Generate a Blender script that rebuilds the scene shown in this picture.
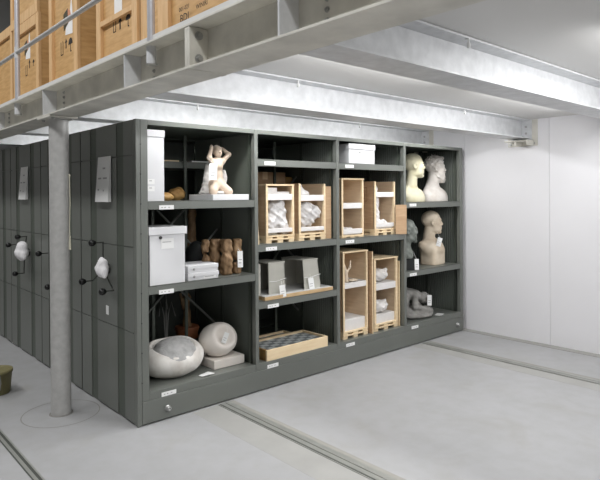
import bpy, math, random
import numpy as np
from mathutils import Vector, Matrix
random.seed(4); RNG = np.random.default_rng(7)
for o in list(bpy.data.objects): bpy.data.objects.remove(o)
scene = bpy.context.scene
COL = scene.collection
R = math.radians

# ------------------------------------------------------------------ camera
FPX, SX, SY = 563.77, 1.36, -43.65
YAW, PITCH, ROLL = 0.8399, -0.0032, -0.0073
CAM = np.array([-1.7331, -3.6309, 1.593])
cF = np.array([math.cos(YAW)*math.cos(PITCH), math.sin(YAW)*math.cos(PITCH), math.sin(PITCH)])
_r = np.array([math.sin(YAW), -math.cos(YAW), 0.0]); _u = np.cross(_r, cF)
cR = _r*math.cos(ROLL) + _u*math.sin(ROLL); cU = -_r*math.sin(ROLL) + _u*math.cos(ROLL)
cd = bpy.data.cameras.new('camera'); cam = bpy.data.objects.new('camera', cd); COL.objects.link(cam)
cam.matrix_world = Matrix(((cR[0], cU[0], -cF[0], CAM[0]), (cR[1], cU[1], -cF[1], CAM[1]), (cR[2], cU[2], -cF[2], CAM[2]), (0, 0, 0, 1)))
cd.sensor_width = 36; cd.lens = FPX/600*36; cd.shift_x = -SX/600; cd.shift_y = SY/600
cd.clip_start = .05; cd.clip_end = 100
scene.camera = cam

def pray(u, v): return cF + cR*(u-300-SX)/FPX - cU*(v-240-SY)/FPX
def py(u, v, y):
    d = pray(u, v); t = (y-CAM[1])/d[1]; p = CAM+t*d; return p[0], p[2]
def pz(u, v, z):
    d = pray(u, v); t = (z-CAM[2])/d[2]; p = CAM+t*d; return p[0], p[1]
def px_(u, v, x):
    d = pray(u, v); t = (x-CAM[0])/d[0]; p = CAM+t*d; return p[1], p[2]

# ------------------------------------------------------------------ world, lights, exposure
world = bpy.data.worlds.new('world'); scene.world = world; world.use_nodes = True
bg = world.node_tree.nodes['Background']; bg.inputs[0].default_value = (.8, .85, 1, 1); bg.inputs[1].default_value = .0
scene.view_settings.view_transform = 'Standard'; scene.view_settings.look = 'None'
scene.view_settings.gamma = 1; scene.view_settings.use_curve_mapping = False
scene.view_settings.exposure = 0.5
def area(name, loc, sx, sy, power, col=(1, 1, 1), rot=(0, 0, 0)):
    l = bpy.data.lights.new(name, 'AREA'); l.shape = 'RECTANGLE'; l.size = sx; l.size_y = sy; l.energy = power; l.color = col
    o = bpy.data.objects.new(name, l); COL.objects.link(o); o.location = loc; o.rotation_euler = rot
    return o
COOL = (.985, .988, .985)
# long ceiling luminaires of the tall hall in front of the mezzanine
HALL = 80
for hx, hy in ((-2.4, -5.5), (-2.4, -2.5), (-2.4, .8), (-2.4, 4.0)):
    area('hall_lamp', (hx, hy, 5.3), .5, 2.2, HALL*.80, COOL)
# fluorescent battens under the deck, in the bays between the joists: (x centre, y, length, power)
BATTENS = [(.95, -.20, 1.5, 14), (2.9, -.20, 1.5, 12), (.95, -1.50, 1.5, 14.5), (2.9, -1.50, 1.5, 14.5),
           (1.9, -2.75, 1.5, 18), (3.3, -4.0, 1.5, 14), (1.2, -4.6, 1.5, 22), (.9, 1.20, 1.5, 9), (.9, 2.50, 1.5, 9)]

# ------------------------------------------------------------------ materials
MATS = {}
def mat(name, col, rough=.5, metal=0.0, var=0.0, scale=8.0, bump=0.0, bscale=60.0, stretch=None, col2=None, spec=.5, detail=4, coat=0):
    if name in MATS: return MATS[name]
    m = bpy.data.materials.new(name); m.use_nodes = True; nt = m.node_tree; b = nt.nodes['Principled BSDF']
    b.inputs['Roughness'].default_value = rough; b.inputs['Metallic'].default_value = metal
    b.inputs['Specular IOR Level'].default_value = spec
    b.inputs['Coat Weight'].default_value = coat
    tc = nt.nodes.new('ShaderNodeTexCoord'); mp = nt.nodes.new('ShaderNodeMapping')
    nt.links.new(tc.outputs['Object'], mp.inputs[0])
    if stretch: mp.inputs['Scale'].default_value = stretch
    if var or col2:
        n = nt.nodes.new('ShaderNodeTexNoise'); n.inputs['Scale'].default_value = scale; n.inputs['Detail'].default_value = detail
        nt.links.new(mp.outputs[0], n.inputs['Vector'])
        r = nt.nodes.new('ShaderNodeValToRGB'); r.color_ramp.elements[0].position = .32; r.color_ramp.elements[1].position = .68
        a = col2 if col2 else tuple(max(0, c*(1-var)) for c in col)
        c = col if col2 else tuple(min(1, c*(1+var)) for c in col)
        r.color_ramp.elements[0].color = (*a, 1); r.color_ramp.elements[1].color = (*c, 1)
        nt.links.new(n.outputs['Fac'], r.inputs[0]); nt.links.new(r.outputs[0], b.inputs['Base Color'])
    else: b.inputs['Base Color'].default_value = (*col, 1)
    if bump:
        n2 = nt.nodes.new('ShaderNodeTexNoise'); n2.inputs['Scale'].default_value = bscale; n2.inputs['Detail'].default_value = 5
        nt.links.new(mp.outputs[0], n2.inputs['Vector'])
        bp = nt.nodes.new('ShaderNodeBump'); bp.inputs['Strength'].default_value = bump; bp.inputs['Distance'].default_value = .01
        nt.links.new(n2.outputs['Fac'], bp.inputs['Height']); nt.links.new(bp.outputs[0], b.inputs['Normal'])
    MATS[name] = m; return m
def S(r, g, b):  # sRGB 0-255 to linear
    f = lambda c: c/255/12.92 if c <= 10 else ((c/255+.055)/1.055)**2.4
    return (f(r), f(g), f(b))

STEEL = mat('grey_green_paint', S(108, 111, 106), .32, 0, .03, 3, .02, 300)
STEEL_SHADE = mat('grey_green_paint_shaded', S(82, 88, 80), .45, 0, .03, 4)  # same paint, darker: shade of interiors and recessed channels put into the colour
SEAL = mat('black_rubber', S(22, 24, 23), .6)
GALV = mat('galvanised_steel', S(210, 211, 213), .42, .1, .10, 14, .04, 90, detail=6)
GALV_D = mat('galvanised_steel_weathered', S(212, 209, 200), .5, .1, .12, 7, .05, 70, detail=7)
TUBE = mat('galvanised_tube', S(182, 181, 179), .45, .1, .08, 25, .03, 200)
RAILM = mat('rail_steel', S(206, 206, 212), .35, .4, .05, 10)
BOLT = mat('bolt_zinc', S(170, 170, 168), .4, .6)
WALLM = mat('white_wall_panel', S(228, 227, 230), .55, 0, .012, 2)
DECKM = mat('white_deck_underside', S(213, 212, 210), .6, 0, .01, 2)
HALLM = mat('hall_plaster', S(170, 170, 168), .8)
BLACK = mat('black_plastic', S(18, 18, 18), .3)
WHITEBOX = mat('white_archive_board', S(218, 218, 220), .65, 0, .015, 6)
PAPER = mat('white_paper', S(236, 236, 235), .7)
PRINT = mat('dark_print', S(60, 58, 60), .7)
FAINT = mat('faint_print', S(176, 174, 176), .7)
INK = mat('black_stencil_ink', S(38, 32, 26), .8)
FOAM = mat('white_foam', S(226, 223, 221), .75, 0, .02, 30)
PLY = mat('plywood_brown', S(198, 166, 132), .6, 0, 0, 5, .05, 60, (1, 1, 9), S(182, 148, 114))
PLYIN = mat('plywood_inner', S(230, 206, 176), .6, 0, 0, 5, .04, 60, (1, 1, 9), S(216, 190, 158))
PINE = mat('pine_batten', S(242, 220, 184), .6, 0, 0, 6, .04, 60, (1, 1, 6), S(232, 206, 166))
CRATE_PLY = mat('crate_plywood_amber', S(212, 172, 118), .55, 0, 0, 4, .05, 50, (1.5, 1.5, 9), S(190, 148, 94))
CRATE_PINE = mat('crate_batten', S(224, 186, 138), .6, 0, 0, 6, .04, 60, (6, 6, 1), S(208, 168, 118))
MARBLE = mat('white_veined_marble', S(243, 240, 235), .45, 0, 0, 9, .12, 40, None, S(210, 203, 195), detail=8)
GREYSTONE = mat('rough_grey_stone', S(188, 187, 186), .8, 0, 0, 16, .6, 70, None, S(160, 159, 158), detail=8)
EGG = mat('pale_pink_stone', S(230, 224, 217), .5, 0, 0, 6, .08, 40, None, S(216, 208, 200), detail=8)
PLASTER_Y = mat('yellowed_plaster', S(226, 220, 196), .5, 0, 0, 9, .06, 40, None, S(212, 204, 170))
PLASTER_W = mat('dusty_white_plaster', S(226, 221, 216), .7, 0, 0, 12, .12, 80, None, S(206, 198, 190))
PLASTER_C = mat('cream_plaster', S(226, 212, 192), .6, 0, 0, 9, .08, 60, None, S(208, 190, 166))
GREYCAST = mat('grey_cast_stone', S(158, 156, 152), .75, 0, 0, 14, .2, 90, None, S(132, 130, 126))
DARKCAST = mat('grey_green_patina', S(128, 132, 126), .6, 0, 0, 14, .15, 90, None, S(98, 104, 98))
MARBLE_S = mat('warm_marble_figure', S(208, 190, 172), .45, 0, 0, 12, .04, 60, None, S(198, 178, 158))
LOGW = mat('carved_brown_wood', S(160, 130, 96), .65, 0, 0, 9, .4, 30, (3, 3, 1), S(104, 78, 52), detail=6)
DARKWOOD = mat('dark_brown_wood', S(120, 82, 52), .6, 0, 0, 8, .1, 40, None, S(84, 54, 34))
GOLDWOOD = mat('golden_wood', S(176, 140, 84), .6, 0, 0, 8, .1, 40, None, S(146, 108, 60))
GREYBOARD = mat('grey_sheet', S(184, 182, 173), .6, 0, .05, 9)
DARKBRONZE = mat('dark_bronze', S(44, 46, 46), .4, .2)
CLOTH = mat('white_cloth', S(240, 238, 240), .85, 0, .02, 30)
def glassy(name, col, alpha, rough=.25):
    m = mat(name, col, rough); b = m.node_tree.nodes['Principled BSDF']; b.inputs['Alpha'].default_value = alpha; return m
WRAP = glassy('clear_plastic_wrap', S(240, 238, 238), .72)
LAMPM = bpy.data.materials.new('fluorescent_tube'); LAMPM.use_nodes = True
_b = LAMPM.node_tree.nodes['Principled BSDF']; _b.inputs['Emission Color'].default_value = (.95, .97, 1, 1); _b.inputs['Emission Strength'].default_value = 3

def floor_material():
    m = bpy.data.materials.new('concrete_floor'); m.use_nodes = True; nt = m.node_tree; b = nt.nodes['Principled BSDF']
    tc = nt.nodes.new('ShaderNodeTexCoord')
    n = nt.nodes.new('ShaderNodeTexNoise'); n.inputs['Scale'].default_value = 1.3; n.inputs['Detail'].default_value = 8; n.inputs['Roughness'].default_value = .62
    n2 = nt.nodes.new('ShaderNodeTexNoise'); n2.inputs['Scale'].default_value = 9; n2.inputs['Detail'].default_value = 6
    r = nt.nodes.new('ShaderNodeValToRGB'); r.color_ramp.elements[0].position = .3; r.color_ramp.elements[1].position = .72
    r.color_ramp.elements[0].color = (*S(160, 160, 161), 1); r.color_ramp.elements[1].color = (*S(170, 170, 172), 1)
    r2 = nt.nodes.new('ShaderNodeValToRGB'); r2.color_ramp.elements[0].position = .25; r2.color_ramp.elements[1].position = .6
    r2.color_ramp.elements[0].color = (.88, .87, .84, 1); r2.color_ramp.elements[1].color = (1, 1, 1, 1)
    mx = nt.nodes.new('ShaderNodeMix'); mx.data_type = 'RGBA'; mx.blend_type = 'MULTIPLY'; mx.inputs[0].default_value = .5
    nt.links.new(tc.outputs['Object'], n.inputs['Vector']); nt.links.new(tc.outputs['Object'], n2.inputs['Vector'])
    nt.links.new(n.outputs['Fac'], r.inputs[0]); nt.links.new(n2.outputs['Fac'], r2.inputs[0])
    nt.links.new(r.outputs[0], mx.inputs[6]); nt.links.new(r2.outputs[0], mx.inputs[7]); nt.links.new(mx.outputs[2], b.inputs['Base Color'])
    n3 = nt.nodes.new('ShaderNodeTexNoise'); n3.inputs['Scale'].default_value = 2.2; n3.inputs['Detail'].default_value = 5; n3.inputs['Distortion'].default_value = .8
    r3 = nt.nodes.new('ShaderNodeValToRGB'); r3.color_ramp.elements[0].position = .56; r3.color_ramp.elements[1].position = .72
    r3.color_ramp.elements[0].color = (1, 1, 1, 1); r3.color_ramp.elements[1].color = (.86, .83, .76, 1)
    nt.links.new(tc.outputs['Object'], n3.inputs['Vector']); nt.links.new(n3.outputs['Fac'], r3.inputs[0])
    mx2 = nt.nodes.new('ShaderNodeMix'); mx2.data_type = 'RGBA'; mx2.blend_type = 'MULTIPLY'; mx2.inputs[0].default_value = .4
    nt.links.new(mx.outputs[2], mx2.inputs[6]); nt.links.new(r3.outputs[0], mx2.inputs[7]); nt.links.new(mx2.outputs[2], b.inputs['Base Color'])
    b.inputs['Roughness'].default_value = .5; b.inputs['Specular IOR Level'].default_value = .35
    bp = nt.nodes.new('ShaderNodeBump'); bp.inputs['Strength'].default_value = .05; nt.links.new(n2.outputs['Fac'], bp.inputs['Height']); nt.links.new(bp.outputs[0], b.inputs['Normal'])
    return m
FLOORM = floor_material()
FLOOR_D = mat('concrete_floor_patch', S(154, 153, 149), .6, 0, .05, 5)

# ------------------------------------------------------------------ mesh helpers
class MB:
    def __init__(s): s.v = []; s.f = []; s.sm = []
    def add(s, vs, fs, smooth=False):
        k = len(s.v); s.v += [tuple(map(float, p)) for p in vs]
        for f in fs: s.f.append(tuple(i+k for i in f)); s.sm.append(smooth)
        return s
    def box(s, x0, x1, y0, y1, z0, z1):
        vs = [(x, y, z) for x in (x0, x1) for y in (y0, y1) for z in (z0, z1)]
        return s.add(vs, [(0, 1, 3, 2), (4, 6, 7, 5), (0, 4, 5, 1), (2, 3, 7, 6), (0, 2, 6, 4), (1, 5, 7, 3)])
    def hexa(s, p):  # 8 points: bottom loop (4, counter-clockwise from above), top loop (4)
        return s.add(p, [(3, 2, 1, 0), (4, 5, 6, 7), (0, 1, 5, 4), (1, 2, 6, 5), (2, 3, 7, 6), (3, 0, 4, 7)])
    def prism(s, poly, a, b, axis):  # extrude 2-D polygon along axis from a to b
        def P(q, t):
            return {'x': (t, q[0], q[1]), 'y': (q[0], t, q[1]), 'z': (q[0], q[1], t)}[axis]
        n = len(poly); vs = [P(q, a) for q in poly]+[P(q, b) for q in poly]
        fs = [tuple(range(n))[::-1], tuple(range(n, 2*n))]+[(i, (i+1) % n, n+(i+1) % n, n+i) for i in range(n)]
        return s.add(vs, fs)
    def tube(s, pts, r, n=10, cap=True):
        pts = [Vector(p) for p in pts]; rs = r if isinstance(r, (list, tuple)) else [r]*len(pts); rings = []
        for i, p in enumerate(pts):
            d = (pts[min(i+1, len(pts)-1)]-pts[max(i-1, 0)]).normalized()
            a = d.cross(Vector((0, 0, 1)) if abs(d.z) < .95 else Vector((1, 0, 0))).normalized(); b = d.cross(a)
            rings.append([p+(a*math.cos(2*math.pi*k/n)+b*math.sin(2*math.pi*k/n))*rs[i] for k in range(n)])
        vs = [q for g in rings for q in g]; fs = []
        for i in range(len(pts)-1):
            for k in range(n): fs.append((i*n+k, i*n+(k+1) % n, (i+1)*n+(k+1) % n, (i+1)*n+k))
        s.add(vs, fs, True)
        if cap:
            s.add(rings[0], [tuple(range(n))]); s.add(rings[-1], [tuple(range(n))[::-1]])
        return s
    def lathe(s, prof, c=(0, 0, 0), n=20, axis='z', squash=(1, 1)):
        vs = []; fs = []
        for (r, h) in prof:
            for k in range(n):
                a = 2*math.pi*k/n; x, y = r*math.cos(a)*squash[0], r*math.sin(a)*squash[1]
                vs.append({'z': (c[0]+x, c[1]+y, c[2]+h), 'x': (c[0]+h, c[1]+x, c[2]+y), 'y': (c[0]+x, c[1]+h, c[2]+y)}[axis])
        for i in range(len(prof)-1):
            for k in range(n): fs.append((i*n+k, i*n+(k+1) % n, (i+1)*n+(k+1) % n, (i+1)*n+k))
        s.add(vs, fs, True); m = len(prof)-1
        s.add([vs[k] for k in range(n)], [tuple(range(n))[::-1]]); s.add([vs[m*n+k] for k in range(n)], [tuple(range(n))])
        return s
    def mesh(s, name):
        me = bpy.data.meshes.new(name); me.from_pydata(s.v, [], s.f); me.update()
        me.polygons.foreach_set('use_smooth', s.sm); 
        import bmesh
        bm = bmesh.new(); bm.from_mesh(me); bmesh.ops.recalc_face_normals(bm, faces=bm.faces); bm.to_mesh(me); bm.free()
        return me
    def build(s, name, m, parent=None, bevel=0, loc=None, rot=None):
        return link(name, s.mesh(name), m, parent, bevel, loc, rot)
def link(name, me, m, parent=None, bevel=0, loc=None, rot=None):
    o = bpy.data.objects.new(name, me); COL.objects.link(o)
    if m and not me.materials: me.materials.append(m)
    if parent: o.parent = parent
    if loc is not None: o.location = loc
    if rot is not None: o.rotation_euler = rot
    if bevel:
        md = o.modifiers.new('bevel', 'BEVEL'); md.width = bevel; md.segments = 2; md.limit_method = 'ANGLE'; md.angle_limit = R(40)
    return o
def box(name, m, parent, x0, x1, y0, y1, z0, z1, bevel=0): return MB().box(x0, x1, y0, y1, z0, z1).build(name, m, parent, bevel)
def tag(o, label, cat, group=None):
    o['label'] = label; o['category'] = cat
    if group: o['group'] = group
    return o
def thing(name, label, cat, loc=(0, 0, 0), rz=0, group=None):
    o = bpy.data.objects.new(name, None); COL.objects.link(o); o.location = loc; o.rotation_euler = (0, 0, rz); o.empty_display_size = .1
    return tag(o, label, cat, group)
def struct(o, label=None):
    o['kind'] = 'structure'
    if label: o['label'] = label
    return o
def copy_tree(o, parent=None):
    c = o.copy(); COL.objects.link(c); c.parent = parent
    for ch in list(o.children): copy_tree(ch, c)
    return c

# signed-distance modelling for the sculptures -------------------------------
def sdf_mesh(fn, lo, hi, n):
    lo = np.array(lo, float); hi = np.array(hi, float); h = (hi-lo).max()/n; dims = np.ceil((hi-lo)/h).astype(int)+1
    ax = [lo[i]+h*np.arange(dims[i]) for i in range(3)]; X, Y, Z = np.meshgrid(*ax, indexing='ij'); V = fn(X, Y, Z)
    ins = V < 0; c = np.array(dims)-1
    sl = lambda d: tuple(slice(d[i], d[i]+c[i]) for i in range(3))
    corners = [(i, j, k) for i in (0, 1) for j in (0, 1) for k in (0, 1)]
    tot = sum(ins[sl(d)].astype(int) for d in corners); act = (tot > 0) & (tot < 8)
    acc = np.zeros((*c, 3)); cnt = np.zeros(c)
    for d in corners:
        for a in range(3):
            if d[a] == 0:
                e = list(d); e[a] = 1; v0 = V[sl(d)]; v1 = V[sl(tuple(e))]; cr = (v0 < 0) != (v1 < 0)
                t = np.where(cr, v0/np.where(cr, v0-v1, 1), 0); p = np.zeros((*c, 3)); p[:] = d; p[..., a] += t
                acc += p*cr[..., None]; cnt += cr
    idx = -np.ones(c, int); w = np.argwhere(act); idx[act] = np.arange(len(w))
    verts = lo+h*(w+acc[act]/cnt[act][:, None]); faces = []
    for a in range(3):
        b, g = (a+1) % 3, (a+2) % 3
        s0 = [slice(None)]*3; s1 = [slice(None)]*3; s0[a] = slice(0, c[a]); s1[a] = slice(1, c[a]+1)
        for s_ in (s0, s1): s_[b] = slice(1, c[b]); s_[g] = slice(1, c[g])
        m0 = ins[tuple(s0)]; m1 = ins[tuple(s1)]; q = np.argwhere(m0 != m1); flip = m0[m0 != m1]
        off = np.zeros(3, int); off[b] = 1; off[g] = 1; q = q+off
        eb = np.zeros(3, int); eb[b] = 1; eg = np.zeros(3, int); eg[g] = 1
        g_ = lambda z: idx[tuple(z.T)]
        quad = np.stack([g_(q-eb-eg), g_(q-eg), g_(q), g_(q-eb)], 1); quad[~flip] = quad[~flip][:, ::-1]; faces.append(quad)
    f = np.concatenate(faces); f = f[(f >= 0).all(1)]
    me = bpy.data.meshes.new('sculpt'); me.from_pydata(verts.tolist(), [], f.tolist()); me.update()
    me.polygons.foreach_set('use_smooth', [True]*len(me.polygons)); return me
def ell(c, r):
    def f(X, Y, Z):
        x, y, z = (X-c[0])/r[0], (Y-c[1])/r[1], (Z-c[2])/r[2]; k0 = np.sqrt(x*x+y*y+z*z)+1e-9
        x, y, z = x/r[0], y/r[1], z/r[2]; k1 = np.sqrt(x*x+y*y+z*z)+1e-9; return k0*(k0-1)/k1
    return f
def cone(a, b, ra, rb):
    a = np.array(a, float); b = np.array(b, float); d = b-a; L = d@d
    def f(X, Y, Z):
        t = np.clip(((X-a[0])*d[0]+(Y-a[1])*d[1]+(Z-a[2])*d[2])/L, 0, 1)
        return np.sqrt((X-a[0]-t*d[0])**2+(Y-a[1]-t*d[1])**2+(Z-a[2]-t*d[2])**2)-(ra+(rb-ra)*t)
    return f
def rbox(c, hsz, r):
    def f(X, Y, Z):
        q = [np.abs(A-c[i])-hsz[i]+r for i, A in enumerate((X, Y, Z))]
        return np.sqrt(sum(np.maximum(k, 0)**2 for k in q))+np.minimum(np.maximum(np.maximum(q[0], q[1]), q[2]), 0)-r
    return f
def smin(a, b, k): h = np.clip(.5+.5*(b-a)/k, 0, 1); return b*(1-h)+a*h-k*h*(1-h)
def union(fs, k):
    def f(X, Y, Z):
        d = fs[0](X, Y, Z)
        for g in fs[1:]: d = smin(d, g(X, Y, Z), k)
        return d
    return f
def sub(f1, f2, k): return lambda X, Y, Z: -smin(-f1(X, Y, Z), f2(X, Y, Z), k)
def nz(X, Y, Z, s, ph=0.0):
    return (np.sin(X*s+ph)*np.sin(Y*s*1.13+1.7+ph)*np.sin(Z*s*.91+.6)+.5*np.sin(X*s*2.1+Y*s*1.3+ph)*np.sin(Z*s*2.3-Y*s*1.1+2*ph))
def crumple(f1, amp, s, ph=0.0):
    D_ = [(1, .3, .5), (-.4, 1, .6), (.5, -.6, 1), (.9, .8, -.7), (-.8, .2, -1)]
    def f(X, Y, Z):
        d = f1(X, Y, Z)
        for i, (a, b, c) in enumerate(D_): d = d+amp*(np.abs(np.sin((a*X+b*Y+c*Z)*s*(1+.23*i)+ph+i))-.6)*(.9 if i < 3 else .5)
        return d
    return f
def bumpy(f1, amp, s, ph=0.0): return lambda X, Y, Z: f1(X, Y, Z)+amp*nz(X, Y, Z, s, ph)

def hang_tag(parent, p, w=.05, h=.09, tilt=.15, rz=0.0, string=None):
    c = MB().box(-w/2, w/2, -.0012, .0012, -h, 0).build('paper_tag', PAPER, parent, 0, p, (R(-6), tilt, rz))
    c['label'] = 'white paper tag on a string'
    MB().box(-w*.32, w*.3, -.002, -.0012, -h*.55, -h*.5).build('printed_line', FAINT, c)
    MB().box(-w*.32, w*.2, -.002, -.0012, -h*.75, -h*.7).build('printed_line', FAINT, c)
    s0 = string if string else (p[0], p[1]+.03, p[2]+.05)
    q = Vector(s0)-Vector(p); MB().tube([(0, 0, -.004), tuple(Matrix.Rotation(0, 3, 'Z') @ q)], .0013, 5).build('string', PAPER, parent, 0, p)
    return c

# ================================================================== the setting
WX = 4.12
def slab(name, m, *b): return struct(box(name, m, None, *b))
floor = slab('floor', FLOORM, -7, WX, -8, 8, -.1, 0)
# floor rail recesses sit in the slab as flush strips (see rails); ring joint round the column foot
HC = 5.6
slab('wall_back', HALLM, -7, WX, 8, 8.1, 0, HC)
slab('wall_front', HALLM, -7, WX, -8.1, -8, 0, HC)
slab('wall_left', HALLM, -7.1, -7, -8, 8, 0, HC)
slab('ceiling', HALLM, -7, WX, -8, 8, HC, HC+.1)
ZB, ZT = 2.17, 2.375            # beams: underside and top
wall_r = slab('wall_right', WALLM, WX+.012, WX+.1, -8, 8, 0, HC)
for i in range(16):
    y0 = -8.0+i*1.0+.02
    box('panel', WALLM, wall_r, WX, WX+.012, y0+.0015, y0+.9985, .004, HC)
deck = slab('ceiling', DECKM, -.36, WX, -8, 8, ZT+.002, ZT+.045); deck['label'] = 'white underside of the mezzanine deck'
deck.name = 'ceiling_mezzanine'
struct(MB().box(WX-.10, WX, -8, 8, 0, .004).build('trim_1', FLOOR_D), 'grey sealed strip where the floor meets the white wall')
# ring joint round the column foot
CX, CY = -.293, .636
ring = MB(); n = 48
for r0, r1 in ((.262, .27),):
    vs = [(CX+r*math.cos(2*math.pi*k/n), CY+r*math.sin(2*math.pi*k/n), .0012) for k in range(n) for r in (r0, r1)]
    ring.add(vs, [(2*k, 2*k+1, (2*k+3) % (2*n), (2*k+2) % (2*n)) for k in range(n)])
struct(ring.build('trim_2', mat('floor_joint', S(142, 141, 136), .8)), 'circular joint line in the concrete around the column foot')

# floor rails ---------------------------------------------------------
FRAIL = mat('floor_rail_steel', S(146, 147, 142), .4, .2, .06, 12)
def floor_rail(x, label, y0=-7.9, y1=-.02):
    t = thing('floor_rail', label, 'rail', (x, y0, 0), group='steel rails let into the floor'); L = y1-y0
    box('channel', mat('rail_groove', S(70, 72, 68), .7), t, -.05, .05, 0, L, .0006, .0012)
    box('edge_strip', mat('rail_grout', S(150, 148, 142), .7, 0, .05, 6), t, .05, .085, 0, L, .0006, .0016)
    box('rail_bar', FRAIL, t, -.040, -.003, 0, L, .001, .004)
    box('rail_bar', FRAIL, t, .003, .046, 0, L, .001, .004)
    box('edge_strip', FRAIL, t, -.060, -.052, 0, L, .0006, .004)
    return t
floor_rail(.70, 'steel floor rail running out from under the first shelving bay')
floor_rail(3.27, 'steel floor rail nearest to the white wall')
fr = thing('floor_rail', 'dark floor rail in the bottom left corner beside the column', 'rail', (-.735, -7.9, 0), group='steel rails let into the floor')
box('channel', mat('rail_groove', S(70, 72, 68), .7), fr, -.022, .022, 0, 15, .0006, .0012); box('edge_strip', FRAIL, fr, .022, .032, 0, 15, .0006, .003); box('rail_bar', FRAIL, fr, -.014, .006, 0, 15, .0008, .002)
# worn patch strips beside the rail
struct(MB().box(.42, .645, -7.9, -.02, 0, .0005).build('trim_3', mat('floor_repair', S(160, 159, 156), .55, 0, .06, 4)), 'repaired concrete strip beside the floor rail')
struct(MB().box(3.05, 3.215, -7.9, -.02, 0, .0005).build('trim_4', MATS['floor_repair']), 'repaired concrete strip beside the far floor rail')

# ================================================================== mezzanine steel
def ibeam(name, label, a, b, axis, c, half, m, mweb=None, zb=ZB, zt=ZT, tf=.011, tw=.008):
    root = thing(name, label, 'beam', (0, 0, 0), group='galvanised steel beams of the mezzanine')
    def B(nm, lo, hi, z0, z1, mm):
        if axis == 'y': return box(nm, mm, root, c+lo, c+hi, a, b, z0, z1, .0015)
        return box(nm, mm, root, a, b, c+lo, c+hi, z0, z1, .0015)
    B('bottom_flange', -half, half, zb, zb+tf, m); B('top_flange', -half, half, zt-tf, zt, m)
    B('web', -tw/2, tw/2, zb+tf, zt-tf, mweb or m)
    return root
BX, BH = -.295, .105
pb = ibeam('edge_beam', 'large galvanised edge beam carrying the mezzanine, resting on the column', -7.9, 7.9, 'y', BX, BH, GALV_D)
def boltm(mb, p, axis, r=.011, h=.012):
    mb.lathe([(r*1.6, 0), (r*1.6, .003)], p, 12, axis); mb.lathe([(r, .003), (r, h)], p, 6, axis); return mb
for y in (.66, -.70, -2.02, -3.3, 2.05):   # stiffeners on the visible side, with the bolts of the joists behind
    box('stiffener', GALV, pb, BX-BH+.004, BX-.004, y-.005, y+.005, ZB+.011, ZT-.011)
    for dz in (.05, .09, .13, .165):
        boltm(MB(), (0, 0, 0), 'x', .007, .010).build('bolt', BOLT, pb, 0, (BX-.004, y-.16, ZB+dz), (0, 0, R(180)))
for y in (-1.377, -1.355):                  # bolted splice
    box('splice_plate', GALV_D, pb, BX-BH+.002, BX+BH-.002, y-.010, y+.010, ZB-.004, ZT-.012, .002)
for dz in (.05, .155):
    boltm(MB(), (0, 0, 0), 'y', .013, .018).build('bolt', BOLT, pb, 0, (BX-.055, -1.390, ZB+dz), (0, 0, R(180)))
for dz in (.05, .155):
    boltm(MB(), (0, 0, 0), 'y', .013, .018).build('bolt', BOLT, pb, 0, (BX-.055, -1.344, ZB+dz))
JO = [(-3.31, 'galvanised joist out of frame nearest the camera'), (-2.00, 'galvanised joist crossing the upper right corner of the ceiling'),
      (-.69, 'galvanised joist bolted to the wall bracket in front of the shelving'), (.62, 'bright galvanised joist directly above the shelving top'),
      (1.93, 'galvanised joist above the second shelving unit'), (3.24, 'galvanised joist furthest back above the shelving')]
for y, lab in JO[1:]:
    jb = ibeam('joist', lab, BX+BH+.001, WX-.02, 'x', y, .10, GALV, GALV)
    # end plate and bracket on the wall
    box('end_plate', GALV, jb, WX-.02, WX-.008, y-.11, y+.11, ZB-.02, ZT-.004)
    for sy in (-1, 1):
        for dz in (.06, .13):
            boltm(MB(), (0, 0, 0), 'x', .008, .012).build('bolt', BOLT, jb, 0, (WX-.02, y+sy*.05, ZB+dz), (0, 0, R(180)))
    wb = thing('wall_bracket', 'galvanised wall bracket holding the end of ' + ('the front joist' if y < 0 and y > -1 else 'the joist over the shelving' if 0 < y < 1 else 'the corner joist' if y < 0 else 'the joist over the second unit' if y < 2.5 else 'the furthest joist'), 'bracket', (WX, y, ZB))
    box('wall_plate', GALV_D, wb, -.008, 0, -.17, .16, -.075, ZT-ZB-.002, .001)
    box('seat_plate', GALV_D, wb, -.17, -.008, -.12, .12, -.033, -.021, .001)
    box('seat_leg', GALV_D, wb, -.17, -.008, -.135, -.122, -.075, -.021, .001)
    box('gusset', GALV_D, wb, -.165, -.008, -.005, .005, -.075, -.033)
    for sy in (-1, 1): boltm(MB(), (0, 0, 0), 'x', .01, .014).build('bolt', BOLT, wb, 0, (-.008, sy*.13, -.05), (0, 0, R(180)))
    # little white clips hanging from the top flange
for k, (u, v, y, lab) in enumerate([(466.5, 45, -2.0, 'corner joist'), (297, 86, -.69, 'front joist near its middle'), (463.5, 112, -.69, 'front joist towards the wall'), (197, 105, .62, 'joist over the first shelving bay'), (359, 124, .62, 'joist over the third shelving bay')]):
    x = py(u, v, y-.09)[0]
    cl = thing('cable_clip', 'small white clip hanging under the top flange of the ' + lab, 'clip', (x, y-.088, ZT-.012), group='white clips on the joists')
    box('hook', PAPER, cl, -.006, .006, -.02, .004, -.004, 0); MB().lathe([(.002, -.05), (.009, -.045), (.011, -.03), (.004, -.014), (.003, -.003)], (0, -.014, 0), 10).build('drop', PAPER, cl)

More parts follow.
